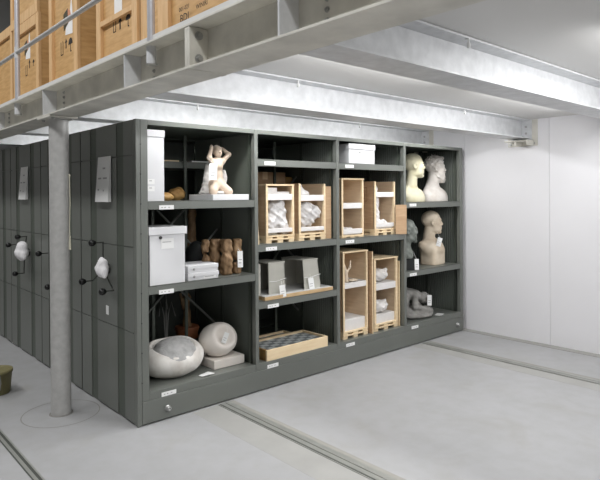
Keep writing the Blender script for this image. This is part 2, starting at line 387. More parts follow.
# column -------------------------------------------------------------
col = thing('column', 'round galvanised steel column standing on the concrete under the edge beam', 'column', (CX, CY, 0))
MB().tube([(0, 0, 0), (0, 0, ZB-.014)], .069, 40).build('shaft', TUBE, col)
box('cap_plate', GALV_D, col, -.11, .09, -.13, .13, ZB-.014, ZB-.001, .001)
MB().lathe([(.082, 0), (.082, .002), (.069, .006)], (0, 0, 0), 40).build('foot_seal', mat('foot_sealant', S(132, 130, 126), .8), col)
for sx, sy in ((-.075, -.1), (-.075, .1), (.06, -.1), (.06, .1)):
    boltm(MB(), (0, 0, 0), 'z', .009, .014).build('bolt', BOLT, col, 0, (sx, sy, ZB-.014), (R(180), 0, 0))
cord = thing('pull_cord', 'thin pale cord with plug hanging down the right side of the column', 'cord', (CX+.055, CY-.052, 0))
MB().tube([(0, 0, 1.74), (.002, -.002, 1.55), (-.002, 0, 1.38), (0, 0, 1.30)], .0035, 6).build('cord', mat('pale_cord', S(214, 210, 190), .7), cord)
MB().tube([(0, 0, 1.30), (0, 0, 1.20)], [.006, .009], 8).build('plug', MATS['pale_cord'], cord)
MB().lathe([(.004, 0), (.008, .01), (.004, .02)], (0, 0, 1.735), 8).build('clip', MATS['pale_cord'], cord)

# railing -------------------------------------------------------------
PXX = BX-.062
def rail_post(y, lab):
    p = thing('railing_post', lab, 'post', (PXX, y, ZT), group='railing posts on the mezzanine edge')
    MB().tube([(0, 0, 0), (0, 0, 1.1)], .020, 16).build('tube', RAILM, p)
    MB().tube([(0, 0, -.011), (0, 0, -.10)], .025, 16).build('sleeve', GALV, p)
    MB().tube([(0, 0, -.011), (0, 0, -.035)], .0225, 16).build('collar', GALV, p)
    MB().lathe([(.028, -.106), (.028, -.10)], (.004, 0, 0), 16).build('washer', BOLT, p)
    MB().tube([(0, 0, .36), (0, 0, .455)], .0225, 16).build('rail_fitting', GALV, p)
    return p
rail_post(-.94, 'white lit railing post nearest the camera, above the splice of the edge beam')
rail_post(1.42, 'railing post at the far left edge of the photo')
tag(MB().tube([(PXX-.002, -7.5, ZT+.41), (PXX-.002, 7.5, ZT+.41)], .0165, 12).build('knee_rail', TUBE), 'grey tubular knee rail running in front of the crates', 'rail')

# mezzanine crates -----------------------------------------------------
def text_mesh(s, size):
    c = bpy.data.curves.new('txt', 'FONT'); c.body = s; c.size = size; c.extrude = .0004; c.resolution_u = 2
    o = bpy.data.objects.new('txt', c); COL.objects.link(o); dg = bpy.context.evaluated_depsgraph_get()
    me = bpy.data.meshes.new_from_object(o.evaluated_get(dg)); bpy.data.objects.remove(o); return me
def stencil(parent, items, y0, z0, x=-.0125):
    # icons on the -x face; reading direction runs towards -y
    for kind, dy, dz, s in items:
        q = []; mb = MB()
        if kind == 'arrow': polys = [[(-.1, 0), (.1, 0), (.1, .6), (-.1, .6)], [(-.3, .6), (.3, .6), (0, 1)]]
        elif kind == 'glass': polys = [[(-.3, 0), (.3, 0), (.3, .06), (-.3, .06)], [(-.05, .06), (.05, .06), (.05, .4), (-.05, .4)], [(-.06, .4), (.06, .4), (.28, 1), (-.28, 1)]]
        elif kind == 'umbrella': polys = [[(.4*math.cos(a), .55+.45*math.sin(a)) for a in [math.pi*i/10 for i in range(11)]], [(-.04, .08), (.04, .08), (.04, .55), (-.04, .55)], [(-.04, 0), (.18, 0), (.18, .08), (-.04, .08)]]
        elif kind == 'bars': polys = [[(-.25, 0), (-.17, 0), (-.17, 1), (-.25, 1)], [(.17, 0), (.25, 0), (.25, 1), (.17, 1)], [(-.25, 0), (.25, 0), (.25, .07), (-.25, .07)]]
        elif kind == 'frame': polys = [[(-.4, 0), (.4, 0), (.4, .04), (-.4, .04)], [(-.4, .96), (.4, .96), (.4, 1), (-.4, 1)], [(-.4, 0), (-.36, 0), (-.36, 1), (-.4, 1)], [(.36, 0), (.4, 0), (.4, 1), (.36, 1)]]
        for p in polys: mb.prism([(-u*s, w*s) for u, w in p], x, x+.0012, 'x')
        mb.build('stencil_mark', INK, parent, 0, (0, y0+dy, z0+dz))
def frame_crate(label, x, y0, y1, depth, h, z=ZT+.046, bw=.075, sticker=None, icons=None, mid=None, front=None):
    t = thing('shipping_crate', label, 'crate', (x, y0, z), group='wooden shipping crates on the mezzanine'); W = y1-y0
    box('plywood_box', CRATE_PLY, t, .012, depth, .004, W, 0, h)
    B = lambda a, b, c, d: box('batten', CRATE_PINE, t, -.012, .012, a, b, c, d, .001)
    B(0, bw, 0, h); B(W-bw, W, 0, h); B(bw, W-bw, 0, bw*1.25); B(bw, W-bw, h-bw*1.25, h)
    if mid: B(bw, W-bw, mid, mid+.035)
    return t, W
Z0 = ZT+.046
XF = -.12
# crate 2 (face 50..79 px), side to 98 ; crate 1 (14..50 with face to ~40) ; crate 3 (98..~143); crate 4 ...
def yat(u, x): return px_(u, 60, x)[0]
c2, W2 = frame_crate('amber plywood crate with black and white torn label and stencilled arrows', XF, yat(79, XF), yat(50, XF)-.01, .55, .95)
HC1 = px_(27, 21, XF)[1]-Z0
c1, W1 = frame_crate('low plywood crate with small dark label, stacked under another crate', XF, yat(40, XF), yat(15, XF), .5, HC1)
stk, _ = frame_crate('crate stacked on top of the low crate at the far left', XF, yat(40, XF)+.03, yat(15, XF)+.1, .5, .6, z=Z0+HC1+.004)
c3, W3 = frame_crate('wide amber crate with stencilled glass, arrow and umbrella marks behind the rail post', XF, yat(139, XF), yat(98, XF), .62, .9, mid=px_(120, 17.5, XF)[1]-Z0)
c4, W4 = frame_crate('pale crate with black stencilled lettering next to the splice plate', XF, yat(228, XF)-.4, yat(165, XF), .6, .9, bw=.06)
c5, _ = frame_crate('narrow plywood crate standing behind the nearest railing post', XF+.02, yat(165, XF)+.01, yat(139, XF)-.01, .5, .9, bw=.09)
def sticker(parent, y, z, s):
    st = MB().prism([(y-s*.5, z-s*.1), (y+s*.55, z), (y+s*.35, z+s*.9), (y+.0*s, z+s*.65), (y-s*.35, z+s*1.8), (y-s*.5, z+s*1.1)], .0105, .0118, 'x').build('torn_label', PAPER, parent); st['label'] = 'torn white label'
    MB().prism([(y+s*.1, z+s*.55), (y+s*.75, z+s*.25), (y+s*.8, z+s*1.15), (y+s*.15, z+s*1.35)], .0092, .0104, 'x').build('dark_mark', mat('dark_label', S(70, 64, 44), .6), parent)
    MB().prism([(y-s*.35, z+s*.75), (y+s*.1, z+s*.55), (y+s*.15, z+s*1.3), (y-s*.2, z+s*1.15)], .0092, .0104, 'x').build('pink_mark', mat('pink_label', S(206, 140, 108), .6), parent)
def on_face(c, u, v):
    y, zz = px_(u, v, c.location.x+.0105); return y-c.location.y, zz-c.location.z
y, zz = on_face(c2, 69, 33); sticker(c2, y, zz, .15)
y, zz = on_face(c1, 28, 58); sticker(c1, y, zz, .13)
def icons(c, pts, hs):
    for kind, (u, v), s_ in zip(('bars', 'arrow', 'umbrella'), pts, hs):
        y, zz = on_face(c, u, v); stencil(c, [(kind, 0, 0, s_)], y, zz, .0105)
icons(c2, ((62, 55.5), (66, 48.5), (70.5, 51.5)), (.11, .08, .11))
icons(c1, ((26.5, 76), (29.5, 68), (33.5, 66)), (.10, .08, .06))
icons(c3, ((114.5, 32.5), (120, 29.3), (128, 26.5)), (.085, .085, .085))
ya, za = on_face(c3, 122, 10.5); box('white_label', PAPER, c3, .0100, .0118, ya, ya+.12, za, za+.10)
for s_, u, v, sz in (('BDI', 180, 23, .062), ('001-021', 179, 12.5, .034), ('WINIRI', 196, 9.5, .036)):
    y, zz = px_(u, v, XF-.0125)
    o = link('stencil_lettering', text_mesh(s_, sz), INK, c4, 0, (-.0125, y-c4.location.y, zz-c4.location.z), (R(90), 0, R(-90)))
frame_crate('crate at the very left edge, behind the far railing post', XF+.02, yat(13.5, XF+.02), yat(13.5, XF+.02)+.7, .5, .9)

# lamps under the deck --------------------------------------------------
for k, (x, y, L, P) in enumerate(BATTENS):
    t = thing('fluorescent_batten', 'fluorescent batten lamp fixed under the deck ' + ['above the left front of the shelving', 'above the right front of the shelving', 'in front of the shelving towards the edge beam', 'in front of the shelving towards the wall', 'over the open floor before the corner joist', 'over the open floor beside the wall', 'furthest out over the open floor', 'over the first shelving unit', 'over the second shelving unit'][k], 'lamp', (x, y, ZT), group='batten lamps under the deck')
    box('housing', PAPER, t, -L/2, L/2, -.03, .03, -.035, 0, .002)
    MB().tube([(-L/2+.02, 0, -.05), (L/2-.02, 0, -.05)], .013, 10).build('tube', LAMPM, t)
    for sg in (-1, 1): area('batten_light', (x, y+sg*.03, ZT-.062), L, .05, P*.5, COOL, (sg*R(40), 0, 0))   # a bare tube radiates to both sides

# ================================================================== mobile shelving
H, W, D = 2.122, 4.04, 1.0
unit = thing('mobile_shelving_unit', 'grey green mobile shelving unit nearest the camera, filled with sculptures', 'shelving', (0, 0, 0), group='mobile shelving units')
def end_side(root, first=True):
    # flush panels with two recessed channels and three horizontal seams
    Y0 = .0415 if first else .004
    box('end_panel_core', STEEL, root, .011, .033, Y0, D-.004, .004, H)
    zs = [.012, .64, 1.235, 1.875, H]; cols = [(Y0, .197), (.315, .68), (.80, D-.006)]; ch = [(.197, .315), (.68, .80)]
    for k in range(4):
        for (a, b) in cols: box('end_panel', STEEL, root, 0, .012, a+.001, b-.001, zs[k]+.0025, zs[k+1]-.0025, .001)
        for (a, b) in ch: box('channel_panel', STEEL_SHADE, root, .007, .012, a, b, zs[k]+.0015, zs[k+1]-.0015)
    box('rubber_seal', SEAL, root, .006, .03, D-.006, D+.003, .01, H-.002)
def hand_wheel(root, hub, tips):
    yo = root.location.y; yc, zc = px_(*hub, -.04); yc -= yo
    w = MB().lathe([(.04, 0), (.04, -.012), (.018, -.018), (.016, -.045), (.010, -.05)], (0, 0, 0), 20, 'x').build('hand_wheel', BLACK, root, 0, (0, yc, zc))
    for (u, v) in tips:
        yy, zz = px_(u, v, -.04); yy -= yo+yc; zz -= zc
        MB().tube([(-.038, 0, 0), (-.040, yy*.6, zz*.6), (-.040, yy, zz)], .0055, 8).build('spoke', mat('spoke_steel', S(70, 72, 68), .35, .4), w)
        MB().tube([(-.036, yy, zz), (-.105, yy, zz)], .005, 8).build('spindle', MATS['spoke_steel'], w)
        MB().lathe([(.008, .012), (.016, .006), (.024, -.008), (.026, -.022), (.021, -.036), (.008, -.042)], (0, 0, 0), 14, 'x').build('knob', BLACK, w, 0, (-.105, yy, zz))
    return w
end_side(unit)
hand_wheel(unit, (103, 269), ((103, 242.3), (93, 280.5), (113.5, 290.5)))
# small label below the wheel
ly, lz = px_(107.5, 310, 0); box('lock_label', PAPER, unit, -.002, 0, ly-.022, ly+.022, lz-.033, lz+.033)
# front frame
FB = 0.0
box('front_upright', STEEL, unit, 0, .033, -.002, .04, .004, H, .002)
posts = [(.036, .089), (1.018, 1.052), (1.955, 1.992), (2.946, 2.982), (3.985, 4.04)]
for i, (a, b) in enumerate(posts):
    box('front_post', STEEL, unit, a, b, 0, .045, .166, H, .002)
    m_ = (a+b)/2 if 0 < i < 4 else (a+.01 if i == 0 else b-.01)
    # ribbed side sheet
    mb = MB(); n = 30; yy = np.linspace(.06, D-.06, 2*n+1); pr = []
    for k, y in enumerate(yy): pr.append((m_+(.006 if k % 2 else -.006), y))
    poly = [(x-.001, y) for x, y in pr]+[(x+.001, y) for x, y in reversed(pr)]
    mb.prism(poly, .2, H-.03, 'z').build('ribbed_side_sheet', STEEL_SHADE, unit)
    for y in (.085, .49, .92): box('inner_upright', STEEL_SHADE, unit, m_-.014, m_+.014, y-.012, y+.012, .2, H-.03)
for z in np.arange(.30, 2.1, .206):
    MB().lathe([(.004, 0), (.004, -.003)], (.0345, -.002, z), 10, 'y').build('screw', SEAL, unit)
for (a, b) in ((.0895, 1.0175), (1.0525, 1.9545), (1.9925, 2.9455), (2.9825, 3.9845)): box('top_rail', STEEL, unit, a, b, .001, .045, 2.087, H, .002)
box('top_sheet', STEEL_SHADE, unit, .033, W, .045, D-.005, H-.012, H-.002)
box('far_end_sheet', STEEL_SHADE, unit, W-.003, W, .045, D-.01, .166, H-.012)
pl = box('base_plinth', STEEL, unit, .034, W, -.004, .05, .010, .164, .003)
for (a, b) in ((.0895, 1.0175), (1.0525, 1.9545), (1.9925, 2.9455), (2.9825, 3.9845)): box('plinth_lip', STEEL, unit, a, b, .001, .05, .165, .222, .002)
box('plinth_end', STEEL_SHADE, unit, .033, W, .05, D-.01, .012, .16)
for u, v in ((168, 408), (457.5, 324.5)):
    x, z = py(u, v, -.01); MB().lathe([(.022, 0), (.022, -.006), (.016, -.008), (.016, -.028), (.012, -.032), (.006, -.032), (.006, -.025)], (x, -.004, z), 18, 'y').build('bumper', BOLT, unit)
def shelf(x0, x1, z0, z1, lu=None, back=True):
    s = MB().box(x0+.001, x1-.001, .002, .47, z1-.004, z1).box(x0+.001, x1-.001, .002, .016, z0, z1).build('shelf', STEEL, unit, .0015)
    if back: box('rear_shelf', STEEL_SHADE, unit, x0+.001, x1-.001, .53, D-.02, z1-.03, z1)
    return s
def shelf_label(s, u, v):   # card centre in the photo
    x, z = py(u, v, 0); box('shelf_label', PAPER, s, x-.058, x+.058, -.0012, .0018, z-.015, z+.015)
    for dx in (-.035, -.012, .02): box('printed_mark', FAINT, s, x+dx-.006, x+dx+.006, -.0018, -.0012, z-.003, z+.003)
BAYS = [(.089, 1.018), (1.052, 1.955), (1.992, 2.946), (2.982, 3.985)]
ZS = {}
for bi, zt, lab in [(0, 1.553, (166.5, 207.3)), (0, .958, (166.5, 291.5)), (1, 1.885, (270, 163.4)), (1, 1.187, (271.5, 248.7)), (1, .722, (273.3, 305.8)),
                    (2, 1.885, (349.5, 166.3)), (2, 1.18, (350, 241.6)), (3, 1.502, (413, 205)), (3, .782, (413.3, 274.5))]:
    a, b = BAYS[bi]; s = shelf(a, b, zt-.058, zt); shelf_label(s, *lab)
for bi, lab in ((0, (169, 393)), (1, (273, 365.5)), (2, (350.5, 344.5)), (3, (415, 327))):
    a, b = BAYS[bi]; s = MB().box(a+.001, b-.001, .05, .49, .216, .22).build('bottom_shelf', STEEL, unit)
    shelf_label(s, *lab); box('rear_bottom_shelf', STEEL_SHADE, unit, a, b, .53, D-.02, .19, .22)
# cross braces in the middle of the unit
for (a, b) in BAYS[:2]:
    for z0, z1, yo in ((.46, 1.30, 0), (.95, 1.77, .02)):
        for s in (0, 1):
            p, q = ((a+.03, .5+yo, z0), (b-.03, .5+yo, z1)); 
            if s: p, q = ((a+.03, .508+yo, z1), (b-.03, .508+yo, z0))
            MB().tube([p, q], .010, 4).build('cross_brace', STEEL, unit)
    for x in (a+.30, a+.60): box('rear_strut', STEEL_SHADE, unit, x-.012, x+.012, .515, .53, .22, H-.03)

# the further units ------------------------------------------------------
proto = thing('mobile_shelving_unit', 'closed end of the shelving unit half hidden behind the column', 'shelving', (0, D+.008, 0), group='mobile shelving units')
end_side(proto, False)
box('front_sheet', STEEL_SHADE, proto, .033, W, .30, .31, .01, H); box('top_sheet', STEEL_SHADE, proto, .033, W, .01, D-.01, H-.012, H)
box('base_plinth', STEEL, proto, .033, W, .004, D-.01, .01, .16)
box('far_end_sheet', STEEL_SHADE, proto, W-.02, W, .01, D-.01, .16, H-.012)
for zz in (.22, .72, 1.19, 1.55, 1.88): box('shelf', STEEL_SHADE, proto, .04, W-.03, .01, .30, zz-.03, zz)
u3 = copy_tree(proto); u3.location.y = 2*(D+.008); u3['label'] = 'shelving unit end with a paper sign, left of the column'
u4 = copy_tree(proto); u4.location.y = 3*(D+.008); u4['label'] = 'shelving unit end at the far left edge, only its edge showing'
bpy.context.view_layer.update()
hand_wheel(proto, (58, 263), ((48, 253), (57.5, 286), (67, 249)))
hand_wheel(u3, (24.5, 252.5), ((26.5, 236.5), (24, 273), (17, 244.5)))

# paper signs and cloths on the ends
def paper_sign(u0, v0, u1, v1, lab, rows):
    ya, za = px_(u0, v0, -.006); yb, zb = px_(u1, v1, -.006)
    t = thing('paper_sign', lab, 'sign', (-.005, (ya+yb)/2, zb), group='paper signs on the unit ends'); w = abs(ya-yb); h = za-zb
    MB().hexa([(-.030, -w/2, 0), (-.002, -w/2, 0), (-.002, w/2, 0), (-.030, w/2, 0), (-.003, -w/2, h), (-.001, -w/2, h), (-.001, w/2, h), (-.003, w/2, h)]).build('card', PAPER, t)
    for zf, a, b in rows:
        x = -.030+(.027)*zf
        box('printed_line', FAINT, t, x-.0012, x-.0004, w*a, w*b, h*zf-.006, h*zf+.006)
    return t
rows = [(.74, -.15, .05), (.52, -.32, -.02), (.52, .12, .36), (.27, .22, .34), (.25, -.16, -.08)]
paper_sign(98.3, 157.5, 111.3, 202, 'white paper sign with faint print on the nearest unit end', rows)
paper_sign(21, 167.5, 28.3, 199.5, 'white paper sign on the unit end left of the column', rows)
def cloth(u0, v0, u1, v1, lab, ph):
    ya, za = px_(u0, v0, -.085); yb, zb = px_(u1, v1, -.085); w = abs(ya-yb); h = za-zb; c = ((ya+yb)/2, (za+zb)/2)
    f = union([cone((0, 0, h*.40), (0, w*.02, h*.05), w*.10, w*.36), cone((0, w*.02, h*.02), (0, -w*.26, -h*.44), w*.36, w*.08), cone((0, w*.1, -h*.1), (0, w*.26, -h*.16), w*.2, w*.16)], .03)
    f1 = lambda X, Y, Z: f(X*1.7, Y*1.25, Z)*.7+.006*np.abs(np.sin(Y*60+Z*22+ph))+.003*np.sin(Z*60-Y*30)
    me = sdf_mesh(f1, (-.12, -w, -h*.75), (.12, w, h*.75), 52)
    t = tag(link('cloth_cover', me, CLOTH), lab, 'cloth', 'white cloths on the hand wheels'); t.location = (-.088, c[0], c[1]); return t
cloth(97, 258.5, 109, 279, 'white cloth bag hung over the hand wheel of the nearest unit', .3)
cloth(18, 244, 27, 259.5, 'white cloth bag hung over the hand wheel left of the column', 1.9)

# ================================================================== contents
def lid_box(label, x0, x1, y0, y1, z0, z1, lid, lip=.005, knob=None, labels=(), group=None, name='archive_box'):
    t = thing(name, label, 'box', (x0, y0, z0), group=group); w, d, h = x1-x0, y1-y0, z1-z0
    box('body', WHITEBOX, t, lip, w-lip, lip, d-lip, 0, h-lid*.5, .002)
    box('lid', WHITEBOX, t, 0, w, 0, d, h-lid, h, .003)
    if knob is not None: MB().lathe([(.008, 0), (.010, -.004), (.005, -.006)], (w*knob[0], lip, h*knob[1]), 12, 'y').build('fastener', BOLT, t)
    for (a, b, c, e) in labels:
        l = box('label', PAPER, t, a*w, b*w, lip-.0015, lip, c*h, e*h)
        box('printed_line', FAINT, l, a*w+.01, b*w-.02, lip-.002, lip-.0015, (c*.35+e*.65)*h-.003, (c*.35+e*.65)*h+.003)
    return t
# bay 1, upper shelf
z = 1.553
x1, zt = py(164.8, 130.5, .02)
lid_box('tall narrow white archive box at the top left end of the shelving', .094, x1, .02, .40, z, zt-.0, .05, labels=((.05, .42, .14, .21), (.05, .42, .24, .31)))
# plinth and statuette
pxl, _ = py(213, 200, .012); pxr, _ = py(249, 200, .012); yb = px_(189, 198, pxl)[0]; yb = min(yb, .40)
pt = thing('sculpture_plinth', 'flat white plinth under the kneeling marble figure', 'plinth', (pxl, .012, z))
box('slab', WHITEBOX, pt, 0, pxr-pxl, 0, yb-.012, 0, .046, .003)
zp = z+.046
ys = .17
def sp(u, v, dy=0): x, zz = py(u, v, ys+dy); return np.array((x, ys+dy, zz))
base = np.array((*py(217.5, 194, ys)[:1], ys, zp))
L_ = lambda u, v, dy=0: tuple(sp(u, v, dy)-base)
body = union([
    cone(L_(217, 165.5), L_(217.3, 176), .047, .037), cone(L_(217.3, 176), L_(216.5, 184), .040, .056),
    cone(L_(213, 162), L_(221.5, 161.5), .030, .030), cone(L_(217.2, 161), L_(217.8, 155), .021, .020),
    ell(L_(214.5, 166.5, -.038), (.02, .02, .02)), ell(L_(220, 166.5, -.038), (.02, .02, .02)),
    cone(L_(219, 184, -.02), L_(228.5, 191.5, -.09), .046, .032), cone(L_(214, 185, -.02), L_(213.2, 191, -.09), .046, .030),
    cone(L_(228.5, 191.8, -.08), L_(226, 193.2, .08), .027, .02), cone(L_(213.2, 191.8, -.08), L_(214, 193.2, .08), .027, .02)], .022)
arms = union([cone(L_(212.2, 162), L_(209.3, 157.5, -.01), .022, .019), cone(L_(209.3, 157.5, -.01), L_(211.3, 148.2, -.01), .018, .013), ell(L_(211.4, 146.8, -.01), (.013, .013, .018)),
    cone(L_(222.5, 161), L_(228.8, 154.5, .0), .022, .018), cone(L_(228.8, 154.5, .0), L_(222.3, 148.8, .03), .018, .013)], .012)
hc = np.array(L_(217.6, 151.6, -.005))
head = union([ell(hc+(0, .006, .004), (.036, .042, .042)), ell(hc+(-.004, -.018, -.014), (.026, .028, .034)), cone(hc+(-.006, -.044, .002), hc+(-.008, -.052, -.008), .005, .008)], .014)
hair = bumpy(ell(hc+(.004, .018, .012), (.043, .042, .042)), .004, 90)
rock = bumpy(union([cone(L_(209, 167, .05), L_(208, 189, .05), .030, .05), ell(L_(216, 192.5, .03), (.13, .12, .022)), cone(L_(224, 172, .06), L_(222, 186, .06), .02, .04)], .04), .006, 60)
st = thing('statuette', 'small kneeling marble figure with both arms raised, on the white plinth', 'sculpture', tuple(base))
link('figure', sdf_mesh(union([body, arms, head], .012), (-.17, -.2, -.01), (.2, .2, .48), 110), MARBLE_S, st)
link('hair', sdf_mesh(lambda X, Y, Z: np.maximum(hair(X, Y, Z), -(Y-hc[1]+.014)), tuple(hc-.06), tuple(hc+.075), 34), mat('figure_hair', S(214, 202, 188), .6, 0, .08, 40, .2, 120), st)
link('rock_support', sdf_mesh(lambda X, Y, Z: np.maximum(rock(X, Y, Z), -Z), (-.17, -.2, -.01), (.2, .22, .36), 60), mat('pale_grey_marble', S(214, 210, 206), .55, 0, .05, 20), st)
p = np.array(L_(213.4, 163.5, -.075)); hang_tag(st, tuple(p), .062, .13, R(3), R(-25), (p[0]-.02, p[1]+.06, p[2]+.05))
# things further back on the rear half
lump = tag(link('carved_wood_lump', sdf_mesh(bumpy(ell((0, 0, .05), (.07, .06, .052)), .008, 45), (-.1, -.1, -.01), (.1, .1, .12), 34), GOLDWOOD), 'lumpy golden wood carving behind the tall narrow box', 'carving')
lump.location = (.56, .44, z)
lu2 = tag(link('carved_wood_lump', sdf_mesh(bumpy(ell((0, 0, .03), (.06, .06, .034)), .006, 45, 2), (-.1, -.1, -.01), (.1, .1, .1), 30), GOLDWOOD), 'low brown wood piece right against the tall narrow box', 'carving')
lu2.location = (.40, .33, z)
rs = thing('intermediate_shelf', 'short shelf on the rear half, seen behind the kneeling figure', 'shelf', (0, 0, 0))
zA = py(190, 162, .56)[1]
box('shelf_board', STEEL, rs, .10, 1.0, .56, .96, zA-.055, zA, .002)
tag(box('white_board', PAPER, None, .78, 1.0, .57, .80, zA, zA+.012), 'thin white board lying on the rear half shelf', 'board')
tag(box('pale_board', PINE, None, .50, .66, .57, .75, zA, zA+.010), 'thin pale wooden board lying on the rear half shelf', 'board')

# bay 1, middle shelf
z = .958
x0, _ = py(151.8, 284, .012); x1, zt = py(187, 226, .012)
lid_box('tall white archive box with a tag under its overhanging lid', x0-.02, x1, .012, .34, z, zt, .055, .012, labels=((.33, .66, .62, .80),))
tg = bpy.data.objects[[o.name for o in bpy.data.objects if o.name.startswith('archive_box')][-1]]
MB().lathe([(.012, 0), (.012, -.004)], (.095, .01, .335), 12, 'y').build('tag_eyelet', PRINT, tg)
x0, _ = py(188, 275, .03); x1, zt = py(219, 263, .03)
zm = z+(zt-z)/2
lid_box('flat white box with a dark catch, lower of the two stacked', x0, x1, .03, .27, z, zm-.001, .03, .004, knob=(.2, .5), labels=((.5, .9, .1, .5),), name='flat_box', group='flat white boxes')
lid_box('flat white box with a dark catch, upper of the two stacked', x0, x1-.003, .032, .27, zm, zt, .03, .004, knob=(.2, .5), name='flat_box', group='flat white boxes')
# carved logs
def log_post(u, w, zt_, lab, ph, y=.16, bul=.5):
    x, _ = py(u, 270, y); h = zt_-z
    f = union([rbox((0, 0, h*.16), (w*.50, w*.46, h*.17), .02), ell((0, -.01, h*bul), (w*.60, w*.58, h*.24)), rbox((.004, 0, h*.82), (w*.50, w*.46, h*.19), .02)], .025)
    g = crumple(f, .006, 34, ph); me = sdf_mesh(lambda X, Y, Z: np.maximum(np.maximum(g(X, Y, Z), -Z), Z-h), (-w*1.1, -w*1.1, -.01), (w*1.1, w*1.1, h+.01), 48)
    o = tag(link('carved_log', me, LOGW), lab, 'sculpture', 'carved wooden logs'); o.location = (x, y, z); return o
log_post(205, .06, py(205, 239.5, .22)[1], 'carved wooden log behind the flat boxes, leftmost of the four', .1, .22, .35)
log_post(214.5, .082, py(214, 239, .22)[1], 'broad carved wooden log, second of the four from the left', 1.3, .22)
log_post(226, .085, py(226, 239, .12)[1], 'carved wooden log with a large knot, standing in front', 2.2, .12, .42)
lg = log_post(236.2, .075, py(236, 238.5, .14)[1], 'notched carved wooden log with a white tag, rightmost of the four', 3.4, .125, .6)
q = py(240, 251, .06); hang_tag(lg, (q[0]-lg.location.x, .06-.125, q[1]-z), .042, .13, 0, R(-25), (-.02, -.01, .24))
ds = tag(link('dark_sculpture', sdf_mesh(bumpy(ell((0, 0, .13), (.09, .09, .13)), .006, 22), (-.14, -.14, -.01), (.14, .14, .3), 36), DARKBRONZE), 'dark rounded bronze behind the flat white boxes', 'sculpture'); ds.location = (py(196, 255, .40)[0], .40, z)
tall = thing('tall_carving', 'tall brown wooden carving deep in the rear of the first bay', 'sculpture', (py(191, 240, .66)[0], .66, z))
link('carving', sdf_mesh(bumpy(union([cone((0, 0, 0), (0, 0, .22), .05, .032), cone((0, 0, .22), (.01, 0, .42), .045, .03), ell((.01, 0, .47), (.04, .04, .06))], .02), .004, 50), (-.1, -.1, -.01), (.1, .1, .56), 60), LOGW, tall)

# bay 1, bottom
z = .22
bx, _ = py(174.5, 365, .24)
bt = thing('hollowed_boulder', 'large white marble boulder with a rough grey hollow', 'sculpture', (bx-.012, .265, z)); bt.scale = (.95, .95, .90)
bod = ell((0, 0, .150), (.272, .225, .168)); cutr = ell((-.01, -.075, .285), (.180, .19, .105))
f_ = bumpy(sub(bod, cutr, .02), .005, 14)
link('marble', sdf_mesh(lambda X, Y, Z: np.maximum(f_(X, Y, Z), -Z), (-.32, -.27, -.01), (.32, .27, .38), 84), MARBLE, bt)
boss = ell((-.01, -.062, .208), (.172, .168, .118))
link('grey_boss', sdf_mesh(bumpy(lambda X, Y, Z: np.maximum(boss(X, Y, Z), ell((0, 0, .145), (.268, .226, .182))(X, Y, Z)), .004, 34), (-.32, -.30, -.01), (.32, .27, .40), 84), GREYSTONE, bt)
EX, EY = .70, .12
eb = thing('stone_base', 'square white stone slab under the egg shaped stone', 'base', (EX, EY, z))
box('slab', EGG, eb, 0, .292, 0, .24, 0, .070, .006)
eg = thing('egg_stone', 'egg shaped pale stone with a carved round hollow and tag, on the square slab', 'sculpture', (EX+.118, EY+.125, z+.070))
axd = Vector((.02, -.88, .44)).normalized()
def eggf(X, Y, Z):
    x, y, zz = X, Y, Z-.130
    a = x*axd.x+y*axd.y+zz*axd.z; r = np.sqrt(np.maximum(x*x+y*y+zz*zz-a*a, 0))
    body = (np.sqrt((x/.160)**2+(y/.145)**2+(zz/.134)**2)-1)*.15
    b = np.sqrt((r/.095)**2+((a-.148)/.075)**2); hol = (b-1)*.08
    return -smin(-body, hol, .035)
eggb = bumpy(eggf, .003, 18)
link('stone', sdf_mesh(lambda X, Y, Z: np.maximum(eggb(X, Y, Z), -Z), (-.2, -.2, -.03), (.2, .2, .34), 76), EGG, eg)
hang_tag(eg, (.005, -.125, .205), .038, .085, R(22), R(-25), (.02, -.10, .26))
cx_, cy_ = pz(207, 374, z); tag(MB().box(-.055, .055, -.035, .035, 0, .002).build('note_card', PAPER, None, 0, (.60, .072, z), (0, 0, R(18))), 'white note card lying in front of the hollowed boulder', 'card')
fg = thing('figurine', 'reddish brown wooden figure on a round base behind the boulder', 'sculpture', (py(187, 330, .64)[0], .64, z))
MB().lathe([(.10, 0), (.10, .146)], (0, 0, 0), 24).build('pedestal', DARKBRONZE, fg); MB().lathe([(.085, .146), (.10, .155), (.09, .19), (.105, .235), (.10, .25)], (0, 0, 0), 24).build('round_base', mat('red_brown_wood', S(150, 92, 58), .55, 0, .1, 10), fg)
link('figure', sdf_mesh(bumpy(union([cone((0, 0, .11), (0, 0, .3), .04, .025), ell((0, 0, .36), (.035, .035, .05)), cone((-.03, 0, .28), (-.06, 0, .4), .015, .012)], .02), .004, 50), (-.12, -.1, .08), (.1, .1, .48), 50), LOGW, fg, 0, (0, 0, .13))
wr = thing('wire_sculpture', 'thin pale wire sculpture in the dark behind the boulder', 'sculpture', (py(166, 305, .62)[0], .62, z))
MB().lathe([(.06, 0), (.06, .02)], (0, 0, 0), 16).build('base', DARKBRONZE, wr)
for dx, dz in ((-.05, .5), (.0, .55), (.05, .48)): MB().tube([(0, 0, .02), (dx*.4, 0, .38), (dx, 0, dz), (dx*1.5, -.02, dz-.12)], .004, 6).build('wire', mat('wire_grey', S(150, 150, 146), .5, .4), wr)

